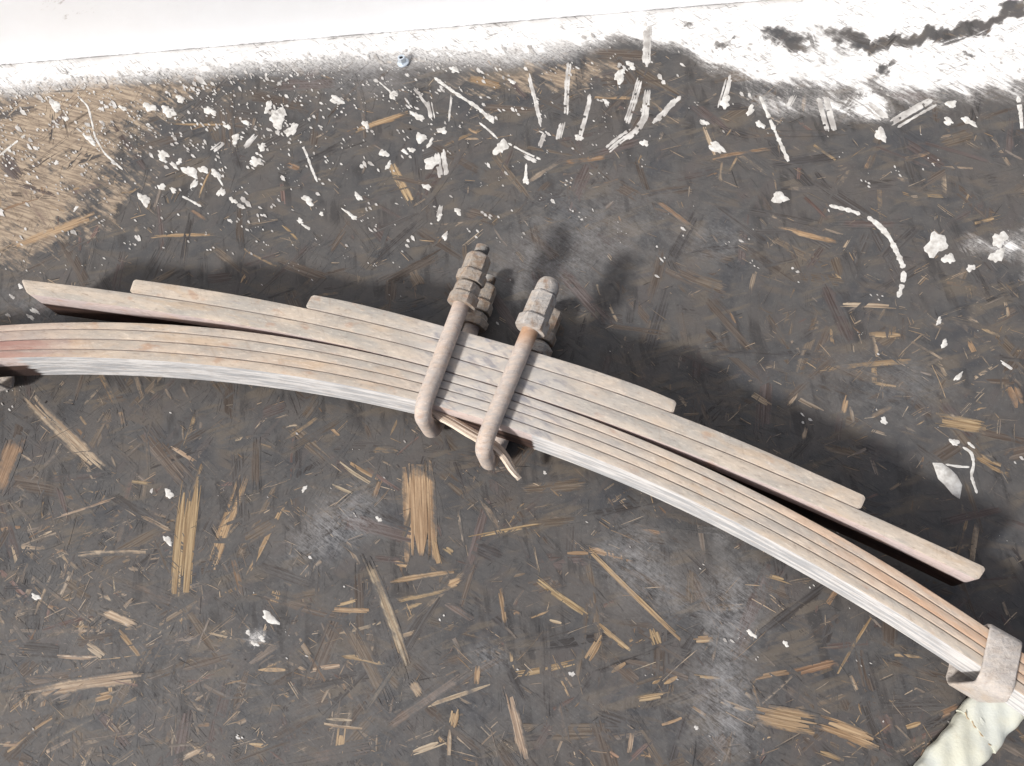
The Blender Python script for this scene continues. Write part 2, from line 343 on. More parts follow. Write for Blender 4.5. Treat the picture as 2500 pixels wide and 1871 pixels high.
# ------------------------------------------------------------------ exposed wood strands of the board
DUN = (.33, .275, .215); TAN = (.40, .295, .180); PALE = (.46, .375, .275); GREY = (.22, .192, .168); PINK = (.19, .135, .122); BRN = (.29, .20, .130)
S = [  # x0 y0 x1 y1 width exposure tint   (photo pixels on the board)
(57,953,256,1149,42,.62,PALE),(467,1189,441,1443,52,.95,TAN),(592,1172,510,1400,32,.72,TAN),(40,1070,-20,1220,60,.62,BRN),(165,1357,421,1349,18,.6,PALE),
(478,1007,447,1098,18,.5,TAN),(342,1232,424,1269,16,.5,PALE),(339,1257,421,1300,14,.45,PALE),(293,1000,302,1044,18,.5,TAN),(128,1266,285,1215,9,.6,PALE),
(31,1329,43,1397,13,.55,PALE),(125,1337,199,1397,14,.5,PALE),(182,1263,162,1340,12,.4,TAN),(305,1257,285,1334,26,.42,GREY),(421,1092,478,1129,10,.8,PALE),
(319,1175,370,1183,10,.7,TAN),(561,1078,630,1064,8,.7,PALE),(-60,1583,142,1591,42,.6,GREY),(51,1699,373,1650,33,.62,PALE),(0,1538,242,1540,7,.75,PALE),
(80,1408,222,1520,8,.7,PALE),(248,1491,333,1528,20,.75,PALE),(145,1602,233,1605,9,.85,PALE),(214,1577,256,1605,17,.9,PALE),(236,1705,276,1696,17,1.0,TAN),
(296,1727,359,1693,9,.9,TAN),(513,1540,581,1554,15,1.0,PALE),(233,1443,290,1787,7,.16,GREY),(0,1821,57,1819,22,.6,PALE),(102,1821,242,1747,16,.5,PALE),
(302,1428,440,1475,38,.36,GREY),(427,1574,606,1600,38,.42,GREY),(441,1856,498,1827,14,.55,PALE),(518,1816,612,1767,9,.6,TAN),(356,1736,421,1702,20,.45,BRN),
(114,1836,171,1807,9,.8,PALE),(276,1400,282,1474,6,.7,PALE),(1018,1140,1026,1356,82,.74,TAN),(1056,1302,1073,1379,13,.85,TAN),(831,1131,899,1177,8,1.0,PALE),
(856,1131,922,1171,8,1.0,TAN),(814,1185,859,1205,7,.9,PALE),(930,1168,913,1216,14,.7,BRN),(896,1367,996,1639,27,.58,PALE),(950,1365,996,1384,11,.8,TAN),
(939,1424,1118,1396,14,.66,TAN),(970,1467,1095,1440,13,.6,TAN),(1090,1430,1127,1415,22,.7,TAN),(674,1446,668,1477,21,1.0,TAN),(748,1443,788,1426,6,.9,TAN),
(651,1021,705,1014,8,.75,PALE),(697,1043,740,1037,7,.65,PALE),(799,1037,831,1068,8,.8,TAN),(600,1068,657,1061,8,.6,TAN),(1039,1108,1170,1120,28,.4,BRN),
(905,1100,979,1103,22,.45,TAN),(1161,1310,1425,1262,10,.85,TAN),(1084,1336,1110,1353,13,.75,TAN),(814,1488,896,1491,11,.9,TAN),(825,1477,868,1466,7,1.0,TAN),
(828,1547,930,1520,7,.85,PALE),(962,1497,1084,1451,11,.75,TAN),(631,1636,697,1636,9,.95,TAN),(762,1636,831,1625,10,1.3,PALE),(600,1628,694,1565,24,.52,GREY),
(828,1599,947,1625,13,.65,TAN),(1002,1736,1198,1671,9,.85,PALE),(933,1784,1164,1625,25,.5,GREY),(1167,1628,1164,1668,13,.85,TAN),(1113,1733,1104,1773,19,.95,TAN),
(1098,1782,1096,1844,9,.85,PALE),(1004,1839,1084,1810,13,.95,PALE),(834,1782,828,1836,19,1.05,TAN),(797,1756,859,1759,6,.9,PALE),(791,1767,885,1779,6,.9,PALE),
(609,1816,668,1824,9,1.0,TAN),(714,1861,930,1819,38,.42,GREY),(970,1619,888,1742,12,.5,GREY),(1073,1460,1181,1531,20,.48,GREY),(1187,1428,1207,1713,30,.2,GREY),
(1002,1665,1027,1699,24,.62,PALE),(1448,1353,1653,1553,11,.88,TAN),(1434,1339,1550,1368,20,.66,TAN),(1385,1351,1436,1351,9,.95,TAN),(1303,1408,1436,1502,15,.8,TAN),
(1456,1519,1539,1590,12,.82,TAN),(1559,1294,1627,1305,13,.72,BRN),(1468,1554,1436,1608,17,1.0,TAN),(1251,1648,1394,1619,13,1.1,TAN),(1240,1685,1285,1867,25,.66,PALE),
(1248,1594,1254,1648,8,.85,TAN),(1220,1437,1234,1528,13,.62,TAN),(1539,1568,1573,1565,12,1.05,TAN),(1593,1537,1604,1571,22,.9,TAN),(1695,1562,1738,1559,15,.85,TAN),
(1553,1642,1616,1619,13,.85,PALE),(1556,1708,1633,1696,13,.75,TAN),(1593,1670,1616,1653,8,.95,TAN),(1621,1670,1653,1653,9,.95,TAN),(1698,1651,1755,1656,6,1.0,TAN),
(1542,1793,1536,1836,10,.85,PALE),(1616,1770,1664,1753,6,.9,TAN),(1325,1742,1345,1784,11,.7,TAN),(1485,1836,1516,1856,12,.75,BRN),(1567,1841,1600,1847,10,.75,TAN),
(1342,1514,1371,1522,7,1.1,PALE),(1245,1494,1271,1500,12,.7,BRN),(1690,1725,1730,1750,6,1.0,TAN),(1493,1642,1527,1619,9,.85,TAN),(1840,1739,2000,1770,48,.72,TAN),
(1996,1763,2139,1816,33,.82,TAN),(1837,1659,1920,1642,11,.85,BRN),(1914,1648,2042,1616,18,.75,BRN),(1965,1662,2048,1625,8,.65,TAN),(2127,1508,2045,1645,6,.85,TAN),
(2079,1651,2096,1693,11,.75,PALE),(2098,1716,2108,1742,11,.9,TAN),(2184,1600,2244,1605,7,1.0,TAN),(2213,1776,2247,1765,9,1.0,TAN),(2296,1745,2341,1725,17,.7,BRN),
(1994,1833,2056,1856,10,.75,TAN),(1874,1406,1931,1423,10,.85,TAN),(2145,1830,2184,1850,48,.5,PINK),(2150,1740,2180,1800,46,.42,PINK),(1964,909,2269,880,20,.5,TAN),
(2058,744,2180,749,12,1.0,PALE),(2126,818,2197,820,17,.8,TAN),(1927,564,2049,593,20,.6,TAN),(2069,969,2058,1011,13,.85,TAN),(2035,670,2055,684,10,1.0,TAN),
(1927,826,1953,860,8,.85,PALE),(2366,835,2377,858,13,.9,TAN),(2454,738,2462,775,8,.75,PALE),(2391,801,2459,826,8,.75,TAN),(2226,835,2300,877,6,.75,PALE),
(2470,940,2490,1000,42,.62,BRN),(2290,1025,2400,1045,36,.75,TAN),(2380,1110,2470,1160,28,.6,TAN),(0,515,90,486,9,.8,BRN),(30,600,236,526,34,.66,TAN),
(363,580,537,576,13,.62,TAN),(460,510,507,540,13,.55,BRN),(700,400,735,415,24,.62,BRN),(420,301,566,303,9,.75,TAN),(955,400,1003,495,26,.82,TAN),
(1365,398,1490,380,26,.5,BRN),(1370,425,1490,428,9,.5,BRN),(1300,261,1416,228,18,.75,TAN),(1445,238,1543,240,11,.75,TAN),(855,325,990,280,22,.66,TAN),
(1140,190,1224,215,34,.55,TAN),(1140,315,1168,328,15,.66,TAN),(1600,489,1694,563,17,.55,BRN),(1722,391,1885,363,18,.48,BRN),(1894,326,2060,322,20,.46,BRN),
(1987,355,2040,391,8,.8,TAN),(1877,550,2050,591,16,.6,TAN),(2212,387,2270,375,13,.75,TAN),(2375,546,2452,526,11,.66,TAN),(2301,408,2375,412,7,.8,PALE),
(2260,477,2310,481,15,.6,TAN),(1060,600,1095,560,10,.5,BRN),(1840,965,1880,990,14,1.0,PALE),(1925,990,1945,960,10,.8,PALE),(1975,1020,1960,1080,12,.6,PALE),
(1520,440,1580,470,9,.5,BRN),(690,550,730,590,7,.7,TAN),(640,560,720,570,6,.6,TAN),(590,690,600,670,8,.9,TAN),(2160,1290,2200,1310,10,.5,TAN)]
strand_mats = []
def strand_geo(x0, y0, x1, y1, w, rise=None):
    """one flake: (verts, faces, uv); world metres, origin free. Thin chip, ragged ends, level with its neighbours but a little proud."""
    p, q = P(x0, y0), P(x1, y1); return strand_world(p, q, w/2.1e3, rise)
def strand_world(p, q, w, rise=None):
    """ragged flake made of a few parallel fibre lanes that end at different places"""
    d = (q-p)[:2]; L = np.linalg.norm(d); d = d/L; n = np.array([-d[1], d[0]])
    h = rise if rise else random.uniform(.0002, .0006); bend = random.uniform(-.025, .025)*L
    NL = max(1, min(7, int(w/.0022)+random.randint(0, 1))); cuts = np.sort(np.r_[-1, 1, [random.uniform(-.9, .9) for _ in range(NL-1)]])
    rag = .10+.012/max(L, .012)*.15; V, UV, RIM, Fc = [], [], [], []; us = random.random()*5; k = 4 if L > .03 else 3
    for a0, a1 in zip(cuts[:-1], cuts[1:]):
        t0 = max(-.06, random.gauss(0, rag)) if NL > 1 else 0; t1 = 1-max(-.06, random.gauss(0, rag)) if NL > 1 else 1
        if t1-t0 < .2: continue
        hh = h*random.uniform(.6, 1.15); b0 = len(V); slim0, slim1 = random.uniform(.25, .9), random.uniform(.25, .9)
        for i in range(k+1):
            f = i/k; t = t0+(t1-t0)*f; sl = slim0 if i == 0 else slim1 if i == k else 1
            mid_ = (a0+a1)/2
            for j_, a_ in enumerate((a0, a1)):
                aa = mid_+(a_-mid_)*sl*random.uniform(.93, 1.04); off = aa*w*.5+bend*math.sin(math.pi*t)
                c = p[:2]+d*L*(t+random.uniform(-.01, .01))+n*off
                V.append((*c, hh)); UV.append((us+t*L, off+us)); RIM.append(max(abs(aa), abs(2*t-1)**3*.9))
            for j_ in (0, 1):
                V.append((V[b0+i*4+j_][0], V[b0+i*4+j_][1], -.0006)); UV.append(UV[b0+i*4+j_]); RIM.append(RIM[b0+i*4+j_])
        for i in range(k):
            a_, b_ = b0+i*4, b0+(i+1)*4
            Fc += [(a_+1, a_, b_, b_+1), (a_, a_+2, b_+2, b_), (a_+3, a_+1, b_+1, b_+3)]
        e_ = b0+k*4; Fc += [(b0, b0+1, b0+3, b0+2), (e_+1, e_, e_+2, e_+3)]
    return V, [f[::-1] for f in Fc], UV, RIM
def density(x, y):      # how often bare wood shows, over the photo
    d = .25+.75*np.exp(-((x-150)/560)**2-((y-1500)/460)**2)+.35*np.exp(-((x-900)/520)**2-((y-1720)/240)**2)+.30*np.exp(-((x-2150)/330)**2-((y-850)/260)**2)
    d += .3*np.exp(-((x-100)/300)**2-((y-500)/200)**2)+.2*np.exp(-((x-2150)/300)**2-((y-1750)/200)**2)+.15*np.exp(-((x-1700)/900)**2-((y-330)/140)**2)
    return d
items = []              # (area, verts, faces, uv, expo, tint)
for (x0, y0, x1, y1, wd, ex, ti) in S:
    g = strand_geo(x0, y0, x1, y1, wd); j0 = random.uniform(.85, 1.08); j = [j0*random.uniform(.97, 1.03) for _ in range(3)]
    items.append((1e9, *g, ex+.12, tuple(c*q for c, q in zip(ti, j))))
DK = [(.085, .082, .082), (.105, .088, .076), (.125, .105, .090), (.060, .058, .060), (.150, .125, .100), (.115, .095, .092)]
count = 0
while count < 950:      # the board's broad flakes, mostly hidden under grime
    x, y = random.uniform(-150, 2650), random.uniform(80, 2000)
    if y < wall_y(x)+40: continue
    c = P(x, y); L = random.uniform(.030, .105); wd = random.uniform(.005, .022)
    an = random.uniform(0, math.pi); v = np.array([math.cos(an), math.sin(an), 0])*L/2; ti = random.choice(DK); j = random.uniform(.85, 1.25)
    g = strand_world(c-v, c+v, wd, random.uniform(.00012, .00035))
    items.append((L*wd, *g, random.uniform(.42, .92), tuple(q*j for q in ti))); count += 1
count = 0
while count < 6000:
    x, y = random.uniform(-150, 2650), random.uniform(60, 2000)
    if random.random() > density(x, y) or y < wall_y(x)+30: continue
    c = P(x, y); L = min(.095, max(.007, random.lognormvariate(math.log(.024), .6))); wd = min(.010, max(.0011, L*random.uniform(.05, .24)))
    an = random.choice([random.uniform(0, math.pi), random.gauss(math.radians(22), .25), random.gauss(math.radians(-42), .3), random.gauss(math.radians(80), .25)])
    v = np.array([math.cos(an), math.sin(an), 0])*L/2
    ex = min(1.0, abs(random.gauss(.0, .36))+.15+.40*(density(x, y)-.3)); ti = random.choice([TAN, BRN, GREY, GREY, GREY, PINK, PALE, DUN, DUN, DUN])
    if wd > .006: ex *= .6
    j = random.uniform(.7, 1.1)
    g = strand_world(c-v, c+v, wd, random.uniform(.0001, .00032))
    items.append((L*wd, *g, ex, tuple(q*j for q in ti))); count += 1
count = 0
while count < 4200:     # hair-thin torn fibres and scratches
    x, y = random.uniform(-150, 2650), random.uniform(60, 2000)
    if random.random() > density(x, y)*.9 or y < wall_y(x)+30: continue
    c = P(x, y); L = min(.060, random.lognormvariate(math.log(.013), .55)); wd = random.uniform(.00045, .0011)
    an = random.choice([random.uniform(0, math.pi), random.gauss(math.radians(28), .22), random.gauss(math.radians(-38), .2)])
    v = np.array([math.cos(an), math.sin(an), 0])*L/2
    for r_ in range(random.choice([1, 1, 1, 2, 3, 4])):        # often side by side
        off = np.array([-math.sin(an), math.cos(an), 0])*wd*2.1*r_+v*random.uniform(-.3, .3)
        g = strand_world(c-v+off, c+v*random.uniform(.6, 1.1)+off, wd, random.uniform(.00015, .0004))
        ti = random.choice([DUN, PALE, PALE, GREY, TAN, (.030, .028, .028)]); q_ = random.uniform(.8, 1.2)
        items.append((L*wd, *g, random.uniform(.5, 1.05), tuple(q*q_ for q in ti)))
    count += 1
items.sort(key=lambda t: -t[0])
def strand_attrs(V, ex, ti):
    A = fields(V); n = len(V)
    A['expo'] = ('FLOAT', np.full(n, ex)); A['tint'] = ('FLOAT_COLOR', np.tile(np.array([*ti, 1.0]), (n, 1)))
    return A
for it in items[:300]:
    _, V, Fc, UV, RIM, ex, ti = it
    if not Fc: continue
    link("wood_strand", V, Fc, 'strand', floor, uv=UV, attrs={**strand_attrs(V, ex, ti), 'rim': ('FLOAT', RIM)})
V, Fc, UV, EX, TI, RM = [], [], [], [], [], []
for _, v, f, u, rm, ex, ti in items[300:]:
    o = len(V); V += v; UV += u; Fc += [tuple(i+o for i in q) for q in f]; EX += [ex]*len(v); RM += rm; TI += [(*ti, 1)]*len(v)
A = fields(V); A['expo'] = ('FLOAT', EX); A['tint'] = ('FLOAT_COLOR', np.array(TI)); A['rim'] = ('FLOAT', RM)
tag(link("wood_chips", V, Fc, 'strand', floor, uv=UV, attrs=A), kind='stuff')

# ------------------------------------------------------------------ white paint drops and trails on the board
def blob(cx, cy, rx, ry, an=35, n=22, h=.0005, rough=.34):
    ph = [random.uniform(0, 6.28) for _ in range(4)]; V = []; pts = []
    c, s = math.cos(math.radians(an)), math.sin(math.radians(an))
    for i in range(n):
        t = 2*math.pi*i/n
        q = 1+rough*(.6*math.sin(2*t+ph[0])+.5*math.sin(3*t+ph[1])+.35*math.sin(5*t+ph[2])+.3*math.sin(7*t+ph[3]))+random.uniform(-.06, .06)
        ex, ey = rx*q*math.cos(t), ry*q*math.sin(t); pts.append((cx+ex*c-ey*s, cy+ex*s+ey*c))
    out = P2(pts); cen = P(cx, cy); h *= min(1.6, max(rx, ry)/12+.4)
    for f_, z in ((1, .0003), (.88, h*.8), (.5, h)): V += [(*(cen[:2]+(o[:2]-cen[:2])*f_), z) for o in out]
    V.append((*cen[:2], h*1.05))
    Fc = [(r*n+i, r*n+(i+1) % n, (r+1)*n+(i+1) % n, (r+1)*n+i) for r in range(2) for i in range(n)]
    Fc += [(2*n+i, 2*n+(i+1) % n, 3*n) for i in range(n)]
    return V, [f[::-1] for f in Fc]
DROPS = [(365,262,17,9),(412,274,16,13),(440,242,13,7),(512,272,15,9),(135,258,18,10),(678,288,20,23),(712,318,12,17),(678,324,7,5),(220,342,17,7),(398,378,15,9),(399,392,11,4),(438,395,6,8),
(425,405,12,5),(465,420,18,13),(474,450,6,14),(497,415,11,9),(527,425,12,9),(625,395,16,10),(640,360,7,11),(575,340,9,13),(352,488,16,12),(395,457,10,7),(423,465,10,5),(540,470,8,12),(569,490,10,6),
(752,490,15,9),(733,540,9,5),(748,555,11,4),(562,540,6,4),(785,523,6,4),(138,398,6,5),(185,510,4,7),(300,265,10,5),(250,300,7,4),(160,290,9,5),(600,300,9,6),(655,262,8,14),(555,310,10,5),
(822,245,15,11),(960,232,12,9),(1020,285,17,8),(893,305,10,8),(1027,337,15,10),(1080,320,11,8),(1053,398,17,15),(1050,350,5,13),(1005,367,9,6),(988,371,8,5),(937,375,11,9),(948,405,6,10),
(1223,360,14,19),(1197,290,11,9),(1513,187,13,16),(1540,160,14,7),(1573,350,10,8),(1042,457,10,7),(875,481,11,7),(1118,517,11,6),(1073,530,5,10),(1087,577,6,11),(1413,337,9,8),(850,520,14,4),(862,530,10,6),
(1284,441,9,8),(1750,361,24,10),(1903,483,20,13),(2150,330,19,12),(2322,255,12,10),(2315,297,13,8),(2365,297,18,8),(1856,305,11,8),(1770,250,13,14),(1832,270,7,15),(2285,598,27,26),(2316,632,14,13),
(2370,655,9,10),(2440,585,18,18),(2435,625,16,18),(2305,840,6,13),(2340,920,6,13),(2292,785,5,11),(2330,1080,12,8),(660,1510,20,12),(410,1320,13,8),(413,1206,11,10),(370,1199,4,5),(88,1458,10,8),
(743,1194,5,8),(925,1268,8,5),(1396,1646,7,6),(1835,1548,13,6),(1918,1572,9,5),(1700,1777,5,5),(2158,1028,10,7),(606,1545,7,5),(640,1560,9,6),(622,1572,10,5),(1330,1155,4,4),(75,775,9,5),(50,700,6,5),(85,760,12,5),(30,725,7,4),(20,770,6,4),(1480,250,10,5),(1250,200,9,5),(1110,170,12,6),(1720,300,10,6)]
for d in DROPS:
    v, f = blob(*d); link("paint_drop", v, f, 'paint' if max(d[2:4]) > 7 or random.random() < .3 else 'spatter', floor, smooth=60)
v = P2([(2276,1130),(2300,1131),(2322,1147),(2337,1162),(2349,1185),(2343,1219),(2325,1208),(2305,1184),(2290,1170)])   # curled flake
n = len(v); cen = v[:, :2].mean(0)
V = [(*p[:2], .0004) for p in v]+[(*(cen+(p[:2]-cen)*.9), .0013) for p in v]+[(*cen, .0011)]
link("paint_flake", V, [(i, (i+1) % n, n+(i+1) % n, n+i)[::-1] for i in range(n)]+[(n+i, n+(i+1) % n, 2*n)[::-1] for i in range(n)], 'paint', floor, smooth=50)
def trail(pts, w, gaps=0.0, z=.0006):
    a_ = np.array(pts, float); t = np.r_[0, np.cumsum(np.hypot(*np.diff(a_, axis=0).T))]; L = t[-1]
    n = max(6, int(L/5)); s = np.linspace(0, L, n); x = np.interp(s, t, a_[:, 0]); y = np.interp(s, t, a_[:, 1])
    for _ in range(3): x[1:-1] = (x[:-2]+2*x[1:-1]+x[2:])/4; y[1:-1] = (y[:-2]+2*y[1:-1]+y[2:])/4
    dx, dy = np.gradient(x), np.gradient(y); l = np.hypot(dx, dy); nx, ny = -dy/l, dx/l
    ww = w*.5*np.array([random.uniform(.55, 1.15) for _ in range(n)]); ww[0] *= .3; ww[-1] *= .5
    A_ = P2(np.c_[x+nx*ww, y+ny*ww]); B_ = P2(np.c_[x-nx*ww, y-ny*ww]); V = []; Fc = []
    for i in range(n): m_ = (A_[i]+B_[i])/2; V += [(*A_[i][:2], .0003), (*m_[:2], z), (*B_[i][:2], .0003)]
    for i in range(n-1):
        if random.random() < gaps: continue
        Fc += [(3*i, 3*i+1, 3*i+4, 3*i+3), (3*i+1, 3*i+2, 3*i+5, 3*i+4)]
    V2 = np.array(V); 
    return V2, Fc
def add_trail(pts, w, gaps=0.0): v_, f_ = trail(pts, w, gaps); link("paint_trail", v_, f_, 'paint', floor, smooth=60)
for t in [([(190,235),(215,260),(225,300),(232,335),(255,375),(300,415)], 5, .04), ([(2024,502),(2081,516),(2100,524)], 10, 0), ([(2118,530),(2145,550),(2171,579),(2195,628),(2206,655)], 15, .0),
          ([(2206,662),(2206,680),(2200,705),(2192,727)], 13, .12), ([(733,345),(750,380),(760,410),(775,445)], 7, .15), ([(1060,190),(1100,220),(1130,240),(1165,262),(1190,285)], 9, 0), ([(1170,300),(1195,320),(1215,340)], 5, 0),
          ([(1240,350),(1280,372),(1320,390)], 5, .1), ([(1855,235),(1870,270),(1885,305),(1905,350),(1925,395)], 11, .05), ([(2485,235),(2492,280),(2495,320)], 11, .1), ([(925,200),(945,218),(958,228)], 4, 0),
          ([(435,475),(465,490),(492,505)], 6, .1), ([(0,380),(30,355),(62,330)], 6, .15), ([(2350,1092),(2372,1105),(2378,1135),(2370,1160),(2385,1205)], 8, .05), ([(2308,1134),(2340,1140),(2372,1141)], 6, .05), ([(2362,1080),(2380,1095)], 9, 0),
          ([(530,430),(545,455)], 5, 0), ([(1285,400),(1283,440)], 8, .2)]: add_trail(*t)
def comb(pts, w, k=4):
    k = max(2, k-1); w = w*.85          # dry-brush dabs: several parallel bristle lines
    a_ = np.array(pts, float); d = a_[-1]-a_[0]; n = np.array([-d[1], d[0]])/np.hypot(*d); V, Fc = [], []
    for i in range(k):
        off = n*w*((i+.5)/k-.5+random.uniform(-.12, .12)); off = off+d*random.uniform(-.1, .1); v_, f_ = trail(a_+off, w/k*random.uniform(.8, 1.9), .05); o = len(V); V += [tuple(q) for q in v_]; Fc += [tuple(j+o for j in q) for q in f_]
    link("brush_mark", V, Fc, 'spatter', floor, smooth=60)
for c_ in [([(1390,150),(1385,200),(1382,275)], 12, 3), ([(1440,240),(1432,280),(1415,340)], 12, 3), ([(1582,60),(1580,110),(1578,160)], 20, 4), ([(1560,195),(1545,250),(1528,300)], 20, 4), ([(1582,220),(1575,290),(1555,320),(1530,340)], 18, 4),
           ([(1540,325),(1510,345),(1480,370)], 20, 4), ([(1375,300),(1365,340)], 15, 4), ([(1330,325),(1318,358)], 14, 4), ([(1048,250),(1056,290)], 16, 4), ([(1102,235),(1095,295)], 7, 2), ([(1078,500),(1070,530)], 12, 4), ([(1075,370),(1085,430)], 30, 5),
           ([(2180,305),(2230,275),(2275,250)], 28, 5), ([(1655,240),(1600,300)], 14, 3), ([(1780,190),(1760,260)], 16, 4), ([(1940,235),(1925,262)], 16, 4), ([(2010,240),(2030,320)], 40, 6), ([(2120,255),(2160,290)], 26, 5), ([(545,350),(520,370)], 18, 4), ([(625,330),(600,360)], 16, 4),
           ([(1290,180),(1320,300)], 8, 2), ([(1010,215),(1050,270)], 8, 2), ([(1310,395),(1280,380)], 10, 3), ([(2470,900),(2440,880)], 8, 2)]: comb(*c_)
# fine spatter, uncountable
V, Fc = [], []
def speck(x, y, L, w_, an):
    c, s = math.cos(an), math.sin(an); o = len(V); z = random.uniform(.0008, .0012)
    pts = P2([(x-L*c+w_*s*.4, y-L*s-w_*c*.4), (x-L*.2*c+w_*s, y-L*.2*s-w_*c), (x+L*c, y+L*s), (x+L*.1*c-w_*s, y+L*.1*s+w_*c), (x-L*.8*c-w_*s*.7, y-L*.8*s+w_*c*.7)])
    V.extend([(*q[:2], z) for q in pts]); Fc.append(tuple(range(o+4, o-1, -1)))
def spk_d(x, y):
    
    t = (y-wall_y(x)-60)
    return math.exp(-max(t, 0)/165)*np.interp(x, [0, 700, 1100, 1400, 1700, 2500], [1.0, .9, .6, .35, .16, .2])+.005
k = 0
while k < 1250:
    x, y = random.uniform(-60, 2560), random.uniform(100, 1871)
    if y < wall_y(x)+40 or random.random() > spk_d(x, y): continue
    r = random.lognormvariate(math.log(2.5), .45); m_ = 1 if random.random() < .6 else random.randint(2, 4)
    for _ in range(m_):
        speck(x+random.gauss(0, 9)*(m_ > 1), y+random.gauss(0, 7)*(m_ > 1), r*random.uniform(.9, 1.6), r*random.uniform(.4, .8), math.radians(random.gauss(40, 12)))
    k += 1
tag(link("paint_spatter", V, Fc, 'spatter', floor), kind='stuff')

# ------------------------------------------------------------------ leaf spring
B = {
'1o': [(745,742),(760,719),(778,721),(879,743),(970,763),(1075,792),(1134,813),(1259,842),(1312,862),(1354,873),(1445,901),(1545,936),(1653,979)],
'12': [(345,683),(481,703),(572,720),(680,737),(745,751),(760,753),(861,780),(970,803),(1068,830),(1127,843),(1300,892),(1409,927),(1517,965),(1644,1009),(1759,1053),(1867,1102),(2050,1180),(2116,1212)],
'23': [(62,682),(109,689),(181,697),(308,713),(398,728),(539,748),(680,773),(789,796),(897,821),(1057,861),(1300,931),(1409,969),(1517,1008),(1650,1054),(1777,1106),(1904,1162),(2050,1225),(2101,1246),(2227,1300),(2300,1333),(2408,1386)],
'3i': [(60,716),(69,720),(181,735),(308,750),(427,766),(539,784),(680,813),(789,835),(897,857),(1046,893),(1300,968),(1409,1006),(1517,1048),(1650,1095),(1741,1131),(1867,1178),(1958,1218),(2063,1270),(2281,1365),(2383,1416)],
'4o': [(-330,829),(0,793),(109,788),(236,786),(400,790),(536,804),(680,820),(789,838),(897,859),(1046,895),(1300,970),(1409,1010),(1517,1052),(1626,1105),(1777,1164),(1949,1250),(2081,1324),(2299,1459),(2408,1532),(2750,1780)],
'45': [(-330,846),(0,808),(181,804),(400,811),(427,814),(536,824),(680,842),(789,859),(897,879),(1039,917),(1300,994),(1409,1034),(1517,1079),(1630,1120),(1777,1189),(1900,1251),(2081,1347),(2281,1476),(2414,1563),(2750,1806)],
'56': [(-330,871),(0,831),(109,829),(199,828),(400,835),(427,837),(536,848),(680,864),(789,882),(897,905),(1032,937),(1300,1016),(1409,1056),(1514,1097),(1650,1153),(1777,1220),(1900,1276),(2081,1376),(2281,1497),(2406,1588),(2750,1838)],
'67': [(-330,897),(0,855),(109,853),(217,853),(400,861),(536,873),(680,889),(789,908),(897,930),(1024,957),(1300,1041),(1409,1083),(1508,1120),(1650,1178),(1800,1250),(1900,1301),(2045,1387),(2209,1479),(2397,1600),(2750,1864)],
'7i': [(-330,916),(0,873),(109,870),(217,876),(400,881),(427,888),(536,897),(700,911),(789,932),(897,950),(1017,977),(1071,990),(1181,1027),(1300,1065),(1445,1120),(1650,1203),(1741,1248),(1900,1326),(2009,1393),(2100,1442),(2236,1523),(2345,1597),(2750,1890)]}
POLY = {}
for k_, pts in B.items():
    q = np.array([p for p in pts if not (k_ == '1o' and p[0] < 765)], float)
    POLY[k_] = (np.polynomial.Polynomial.fit(q[:, 0], q[:, 1], 4 if k_ == '1o' else 6))
